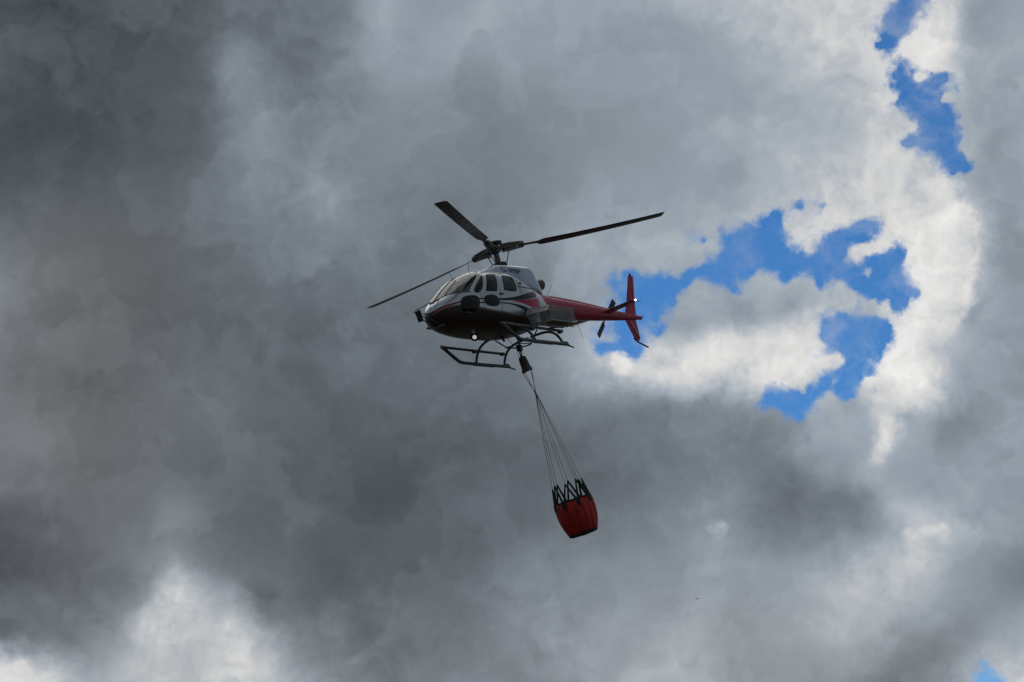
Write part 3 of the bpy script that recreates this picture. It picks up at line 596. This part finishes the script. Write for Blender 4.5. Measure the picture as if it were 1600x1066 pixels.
# main rotor
HZ, CONE, TFX, TFY, AZ0, RR = 3.122, .023, -.052, .023, -1.684, 5.345
hub_n = np.array([-TFX, -TFY, 1.0]); hub_n /= np.linalg.norm(hub_n)
hub = np.array([-.06, 0, HZ])
mr = MB().lathe([(-.62, .115), (-.45, .085), (-.14, .075), (-.10, .15), (.02, .15), (.06, .10), (.12, .08)], hub, hub_n, 24).build('main_rotor', M['steel'], H)
MB().lathe([(.11, .06), (.13, .23), (.16, .25), (.19, .24), (.20, .10)], hub, hub_n, 28).build('vibration_absorber', M['steel'], mr)
MB().lathe([(-.60, .16), (-.56, .22), (-.50, .24), (-.44, .22), (-.40, .12)], hub, hub_n, 28).build('swashplate', M['black'], mr)
MB().lathe([(-.66, .28), (-.60, .26), (-.585, .13)], hub, hub_n, 28).build('mast_base', M['black'], mr)
for k in range(3):
    a = AZ0+k*2*math.pi/3-(.02 if k == 1 else 0); d = np.array([math.cos(a), math.sin(a), 0]); d[2] = CONE+d[0]*TFX+d[1]*TFY; d /= np.linalg.norm(d)
    ch = np.cross(hub_n, d); ch /= np.linalg.norm(ch); n0 = np.cross(d, ch)      # chord direction points the counter-clockwise way = trailing (rotor turns clockwise)
    at = lambda r, c=0, z=0: hub+d*r+ch*c+n0*z
    # star arm, two sleeve plates, clamp, shank
    MB().grid([[at(r, s*w_, z*h_) for s, z in ((-1, -1), (1, -1), (1, 1), (-1, 1))] for r, w_, h_ in ((.05, .13, .05), (.30, .10, .035), (.66, .07, .03))], True, True).build('star_arm', M['hubgold'], mr, False)
    for z in (-.085, .085):
        MB().grid([[at(r, s*w_, z*k2+q*.018) for s, q in ((-1, -1), (1, -1), (1, 1), (-1, 1))] for r, w_, k2 in ((.20, .06, 1.1), (.42, .075, 1.1), (.80, .06, .8))], True, True).build('sleeve_plate', M['steel'], mr, False)
    MB().tube([at(.70), at(.74), at(.84), at(.88)], [.08, .10, .10, .07], 14).build('blade_clamp', M['steel'], mr)
    MB().lathe([(-.10, .06), (.10, .06)], at(.28, .0), n0, 14).build('elastomeric_bearing', M['black'], mr)
    rows = []
    for r, c_, tw, tk in ((.84, .13, 12, 1.3), (1.10, .13, 12, 1.1), (1.30, .15, 12, .9), (1.42, .30, 11.6, .5), (1.50, .35, 11.5, .42), (2.4, .35, 9.5, .40), (3.4, .35, 7.5, .40), (4.4, .35, 5.8, .38), (5.25, .35, 4.6, .36), (5.345, .30, 4.5, .30)):
        b_ = RAD(tw); cdir = ch*math.cos(b_)-n0*math.sin(b_); ndir = n0*math.cos(b_)+ch*math.sin(b_)
        droop = .17*(r/RR)**2-.021*r
        rows.append([at(r, 0, droop)+cdir*(q-.36)*c_+ndir*b*c_*tk*1.25 for q, b in AF])
    MB().grid(rows, True, True).build('rotor_blade', M['blade'], mr)
    MB().tube([at(.34, -.22, -.10), hub+hub_n*-.47+d*.20-ch*.14], .014, 8).build('pitch_link', M['steel'], mr)
    MB().tube([at(.50, -.02, -.09), at(.34, -.22, -.10)], .02, 8).build('pitch_horn', M['steel'], mr)

# skids
def arch(s, x):
    return [(x, s*.05, .56), (x, s*.40, .565), (x, s*.62, .535), (x, s*.80, .46), (x, s*.93, .33), (x, s*1.01, .18), (x, s*1.05, .05)]
for s in (1, -1):
    sk = MB().tube(smooth_poly([(1.92, s*1.05, .46), (1.80, s*1.05, .40), (1.30, s*1.05, .09), (1.16, s*1.05, .05), (.9, s*1.05, .045), (-1.02, s*1.05, .045)], 2, False), .048, 12).build('skid', M['tube'], H)
    MB().tube([(-.98, s*1.05, .03), (-1.30, s*1.05, -.03)], [.030, .018], 8).build('spring_strip', M['steel'], sk)
    MB().box((-.92, s*1.05, .095), (.18, .07, .05)).build('skid_saddle', M['steel'], sk, False, .01)
    MB().box((.15, s*1.05, .0), (.9, .06, .02)).build('wear_plate', M['black'], sk, False)
    MB().tube([(1.92, s*1.05, .46), (1.6, s*1.06, .455), (-.88, s*1.06, .42)], .040, 10).build('long_step', M['tube'], sk)
    MB().tube([(1.70, s*1.05, .45), (1.66, s*1.05, .31)], .022, 8).build('step_gusset', M['tube'], sk)
    for x in (.50, -.80):
        MB().tube(smooth_poly(arch(s, x), 2, False), .036, 12).build('cross_tube', M['tube'], sk)
        MB().box((x, s*1.03, .40), (.12, .12, .09)).build('step_clamp', M['steel'], sk, False, .02)

# landing lamp under the nose
ll = MB().lathe([(-.10, .07), (0, .105), (.03, .112), (.035, .06)], (1.76, 0, .41), (.86, .45, -.25), 22).build('landing_light', M['black'], H)
MB().lathe([(.050, .001), (.047, .030), (.040, .052), (.030, .062)], (1.76, 0, .41), (.86, .45, -.25), 22).build('lens', M['lamp'], ll)
MB().tube([(1.76, 0, .43), (1.72, 0, .55)], .03, 8).build('lamp_arm', M['black'], ll)

# nose mirror on its tube frame
mi = MB().box((3.98, .02, .82), (.05, .17, .30), Matrix.Rotation(RAD(12), 3, 'Y')).build('mirror', M['black'], H, False, .02)
for s in (1, -1):
    MB().tube(smooth_poly([(3.16, s*.16, 1.33), (3.70, s*.10, 1.12), (3.98, s*.06, 1.02), (4.08, s*.05, .95), (4.03, s*.03, .88)], 1, False), .013, 8).build('mirror_strut', M['steel'], mi)
    MB().tube([(3.98, s*.05, .84), (3.24, s*.12, .62)], .014, 8).build('mirror_strut', M['steel'], mi)
MB().tube([(3.98, 0, .90), (3.40, 0, .92)], .012, 8).build('mirror_strut', M['steel'], mi)
MB().box((3.22, 0, .60), (.12, .34, .04)).build('mirror_foot', M['steel'], mi, False, .01)

# cargo basket on the port side
y0, y1, z0, z1, xb = .98, 1.46, .55, .96, -1.05
CN = {  # front corners lie on a slant: the inner side reaches further forward
 'it': (.42, y0, z1+.02), 'ib': (.38, y0, z0), 'ot': (.10, y1, z1), 'ob': (.24, y1, z0), 'nose': (.55, y0, z0+.25), 'nose_o': (.34, y1, z0+.24)}
basket = MB()
def rod(*a): basket.tube(a, .015, 8)
rod(CN['it'], (xb, y0, z1+.02)); rod(CN['ot'], (xb, y1, z1)); rod(CN['ib'], (xb, y0, z0)); rod(CN['ob'], (xb, y1, z0))
rod((xb, y0, z0), (xb, y0, z1+.02), (xb, y1, z1), (xb, y1, z0), (xb, y0, z0))
for x in (-.02, -.38, -.72): rod((x, y0, z0), (x, y0, z1+.02), (x, y1, z1), (x, y1, z0), (x, y0, z0))
rod(CN['it'], CN['nose'], CN['ib']); rod(CN['ot'], CN['nose_o'], CN['ob']); rod(CN['it'], CN['ot']); rod(CN['ib'], CN['ob']); rod(CN['nose'], CN['nose_o'])
bs = basket.build('cargo_basket', M['mesh'], H)
wr = MB()
def wire(a, b): wr.tube([a, b], .0045, 4, False)
mixp = lambda a, b, f: tuple(np.array(a)*(1-f)+np.array(b)*f)
def screen(a, b, c, d, n, m):        # wire screen on the quad a-b-c-d
    for i in range(1, n): wire(mixp(a, b, i/n), mixp(d, c, i/n))
    for i in range(1, m): wire(mixp(a, d, i/m), mixp(b, c, i/m))
screen(CN['ob'], (xb, y1, z0), (xb, y1, z1), CN['ot'], 30, 10); screen(CN['ib'], (xb, y0, z0), (xb, y0, z1+.02), CN['it'], 30, 10)
screen(CN['ib'], (xb, y0, z0), (xb, y1, z0), CN['ob'], 30, 10); screen((xb, y0, z0), (xb, y1, z0), (xb, y1, z1), (xb, y0, z1+.02), 10, 10)
screen(CN['it'], CN['nose'], CN['nose_o'], CN['ot'], 8, 10); screen(CN['nose'], CN['ib'], CN['ob'], CN['nose_o'], 7, 10)
wm = wr.build('wire_mesh', M['mesh'], bs); wm['kind'] = 'stuff'
MB().box((-.50, (y0+y1)/2, z0+.185), (1.02, .42, .34)).build('cargo_bag', M['ply'], bs, False, .06)
for x in (.3, -.8): MB().tube([(x, .85, .98), (x, y0, .96)], .02, 8).build('basket_bracket', M['steel'], bs); MB().tube([(x, .70, .62), (x, y0, z0)], .02, 8).build('basket_bracket', M['steel'], bs)

# belly cargo swing and hook
HK = np.array([-.20, 0, .20])
sw = MB()
for p in ((.38, .34, .50), (.38, -.34, .50), (-.78, .32, .70), (-.78, -.32, .70)): sw.tube([p, (HK[0]+(p[0]-HK[0])*.45, p[1]*.62, .27), HK+np.array([0, 0, .03])], .020, 8)
ring = [(.12, .22, .27), (.12, -.22, .27), (-.52, -.22, .30), (-.52, .22, .30), (.12, .22, .27)]
sw.tube(ring, .017, 8)
swing = sw.build('cargo_swing', M['steel'], H)
MB().box(HK+np.array([0, 0, .02]), (.16, .12, .20)).build('cargo_hook', M['black'], swing, False, .03)
MB().tube([HK+np.array(q) for q in ((.02, 0, -.08), (.05, 0, -.14), (0, 0, -.20), (-.05, 0, -.14), (-.02, 0, -.08))], .018, 8).build('hook_beak', M['steel'], swing)
MB().tube(smooth_poly([(.40, .05, .50), (.30, .10, .30), (.10, .1, .22), (-.05, .05, .26)], 2, False), .008, 6).build('hook_cable', M['black'], swing)

# aerials, wipers, belly bits
for a, b in (((1.42, 0, 2.26), (1.30, 0, 2.66)), ((2.19, 0, 2.0), (2.28, 0, 2.18)), ((-2.12, 0, 1.90), (-2.50, 0, 2.28)), ((-3.36, 0, 1.26), (-3.54, 0, .74))):
    MB().tube([a, b], [.008, .005], 6).build('aerial', M['black'], H)
MB().grid(wing([((.62, 0, .50), (.42, 0, .50)), ((.50, 0, .36), (.40, 0, .36))], (0, 1, 0)), True, True).build('blade_aerial', M['black'], H)
for s in (1, -1):
    MB().tube([surf(3.02, math.pi/2-s*.45)+[0, 0, .02], surf(2.45, math.pi/2-s*.30)+[0, 0, .03]], .008, 6).build('wiper', M['black'], H)

# ------------------------------------------------------------------ water bucket swinging under the hook
CAMR = Matrix(((1, 0, 0), (0, math.sin(RAD(20)), math.cos(RAD(20))), (0, -math.cos(RAD(20)), math.sin(RAD(20)))))
hk = HM @ Vector((HK[0], 0, HK[2]-.20))
ax = (CAMR @ Vector((.322, .942, -.10))).normalized()           # the load trails aft and outwards in the turn
hd = (HM @ Vector((-.27, 0, -.22)))-hk
a1 = hd.normalized()
KN = hk+a1*.50+(ax*.55+a1*.10)+Vector((.01, 0, 0))               # knot where the wires cross
side = ax.cross(Vector((0, 1, 0))).normalized(); side2 = ax.cross(side).normalized()
bl = 2.58                                                        # knot to strap tips
base = KN+ax*(bl+.50+.96)
BM = Matrix.Translation(base)
B = thing('water_bucket', 'red ribbed water bucket with black straps hanging on thin wires below helicopter', 'bucket', BM)
L_ = lambda p: tuple(Vector(p)-base)
at2 = lambda d, r, a: KN+ax*d+(side*math.cos(a)+side2*math.sin(a))*r
rows = []; SEG = 96
for d, r in ((0, .505), (.05, .520), (.18, .545), (.35, .548), (.55, .525), (.72, .485), (.86, .435), (.93, .40)):
    rows.append([L_(at2(bl+.50+d, r*(1+.030*math.cos(16*a)+.012*math.sin(5*a+3*d)), a)) for a in np.linspace(0, 2*math.pi, SEG+1)[:-1]])
sh = MB().grid(rows, True).build('bucket_shell', M['bucket'], B)
so2 = sh.modifiers.new('solid', 'SOLIDIFY'); so2.thickness = .015
MB().grid([[L_(at2(bl+.50+d, r, a)) for a in np.linspace(0, 2*math.pi, 49)[:-1]] for d, r in ((.90, .412), (.925, .425), (.975, .40), (1.0, .33), (1.02, .02))], True, True).build('bucket_base', M['strap'], B)
MB().tube([L_(at2(bl+.49, .512, a)) for a in np.linspace(0, 2*math.pi, 49)], .022, 8).build('rim_hoop', M['strap'], B)
NA = 8
for k in range(NA):
    a = 2*math.pi*(k+.3)/NA; tip = at2(bl+rng.uniform(-.05, .05), .43, a)
    wv = MB()
    for da in (-.34, .34):
        wv.tube([L_(tip), L_(at2(bl+.50, .512, a+da))], [.022, .036], 6)
        wv.tube([L_(at2(bl+.50, .522, a+da)), L_(at2(bl+.68, .555, a+da))], [.036, .026], 6)
    wv.build('bucket_strap', M['strap'], B)
    q = KN+(side*math.cos(a)+side2*math.sin(a))*.02
    MB().tube([L_(q), L_((q+tip)/2+Vector(rng.normal(0, .022, 3))), L_(tip)], .0065, 5).build('suspension_wire', M['rope'], B)
for k in range(4):
    a = 2*math.pi*(k+.5)/4
    MB().tube([L_(at2(bl+.50, .50, a)), L_(at2(bl+.50, .03, a)), L_(at2(bl+.50, .03, a)-ax*.0)], .012, 6).build('spoke', M['strap'], B)
tl = hk+a1*.0
fw = Vector(HM.to_3x3() @ Vector((1, 0, 0))).normalized(); fw = (fw-a1*fw.dot(a1)).normalized(); sw_ = a1.cross(fw).normalized()
def hp(d, x, y): return L_(hk+a1*d+fw*x+sw_*y)
MB().tube([hp(-.03, 0, 0), hp(.05, 0, 0)], .035, 10).build('shackle', M['steel'], B)
MB().grid([[hp(d, x*wx, y*wy) for x, y in ((-1, -.5), (-.6, -1), (.6, -1), (1, -.5), (1, .5), (.6, 1), (-.6, 1), (-1, .5))] for d, wx, wy in ((.03, .06, .06), (.07, .10, .09), (.20, .115, .10), (.28, .12, .10), (.40, .20, .085), (.46, .24, .07), (.475, .20, .05))], True, True).build('control_head', M['head'], B)
for s in (1, -1):
    MB().lathe([(-.03, .02), (0, .035), (.03, .02)], hp(.46, s*.20, 0), (1, 0, 0), 10).build('shackle', M['steel'], B)
    for e in (.03, -.03):
        MB().tube([hp(.47, s*(.20+e*.6), e), L_(KN+side*e*.4)], .009, 6).build('suspension_wire', M['rope'], B)
MB().tube([L_(KN-ax*.06), L_(KN+ax*.02), L_(KN+ax*.12)], [.018, .026, .016], 8).build('wire_knot', M['steel'], B)
hook_w = [HM @ Vector(q) for q in ((.10, .12, .26), (.10, .1, .02), (.05, .08, -.12), (-.08, .05, -.22))]
MB().tube(smooth_poly([L_(q) for q in hook_w], 2, False), .006, 5).build('control_cable', M['strap'], B)

# ------------------------------------------------------------------ a bird far off
bd = Vector((math.sin(RAD(6.389))*math.cos(RAD(11.12)), math.cos(RAD(6.389))*math.cos(RAD(11.12)), math.sin(RAD(11.12))))*210+Vector((0, 0, 1.7))
BI = thing('bird', 'tiny dark bird far off against the pale cloud', 'bird', Matrix.Translation(bd) @ Matrix.Rotation(RAD(75), 4, 'Z'))
MB().tube([(-.20, 0, .0), (-.10, 0, .01), (.05, 0, .02), (.14, 0, .03), (.19, 0, .04), (.22, 0, .035)], [.03, .05, .065, .04, .035, .005], 10).build('body', M['bird'], BI)
for s in (1, -1):
    MB().grid(wing([((.10, s*.04, .03), (-.08, s*.04, .03)), ((.12, s*.22, .10), (-.05, s*.22, .10)), ((.0, s*.46, .08), (-.06, s*.46, .08))], (0, 0, 1)), True, True).build('wing', M['bird'], BI)
MB().grid(wing([((-.16, .03, 0), (-.30, .06, 0)), ((-.16, -.03, 0), (-.30, -.06, 0))], (0, 0, 1)), True, True).build('tail', M['bird'], BI)
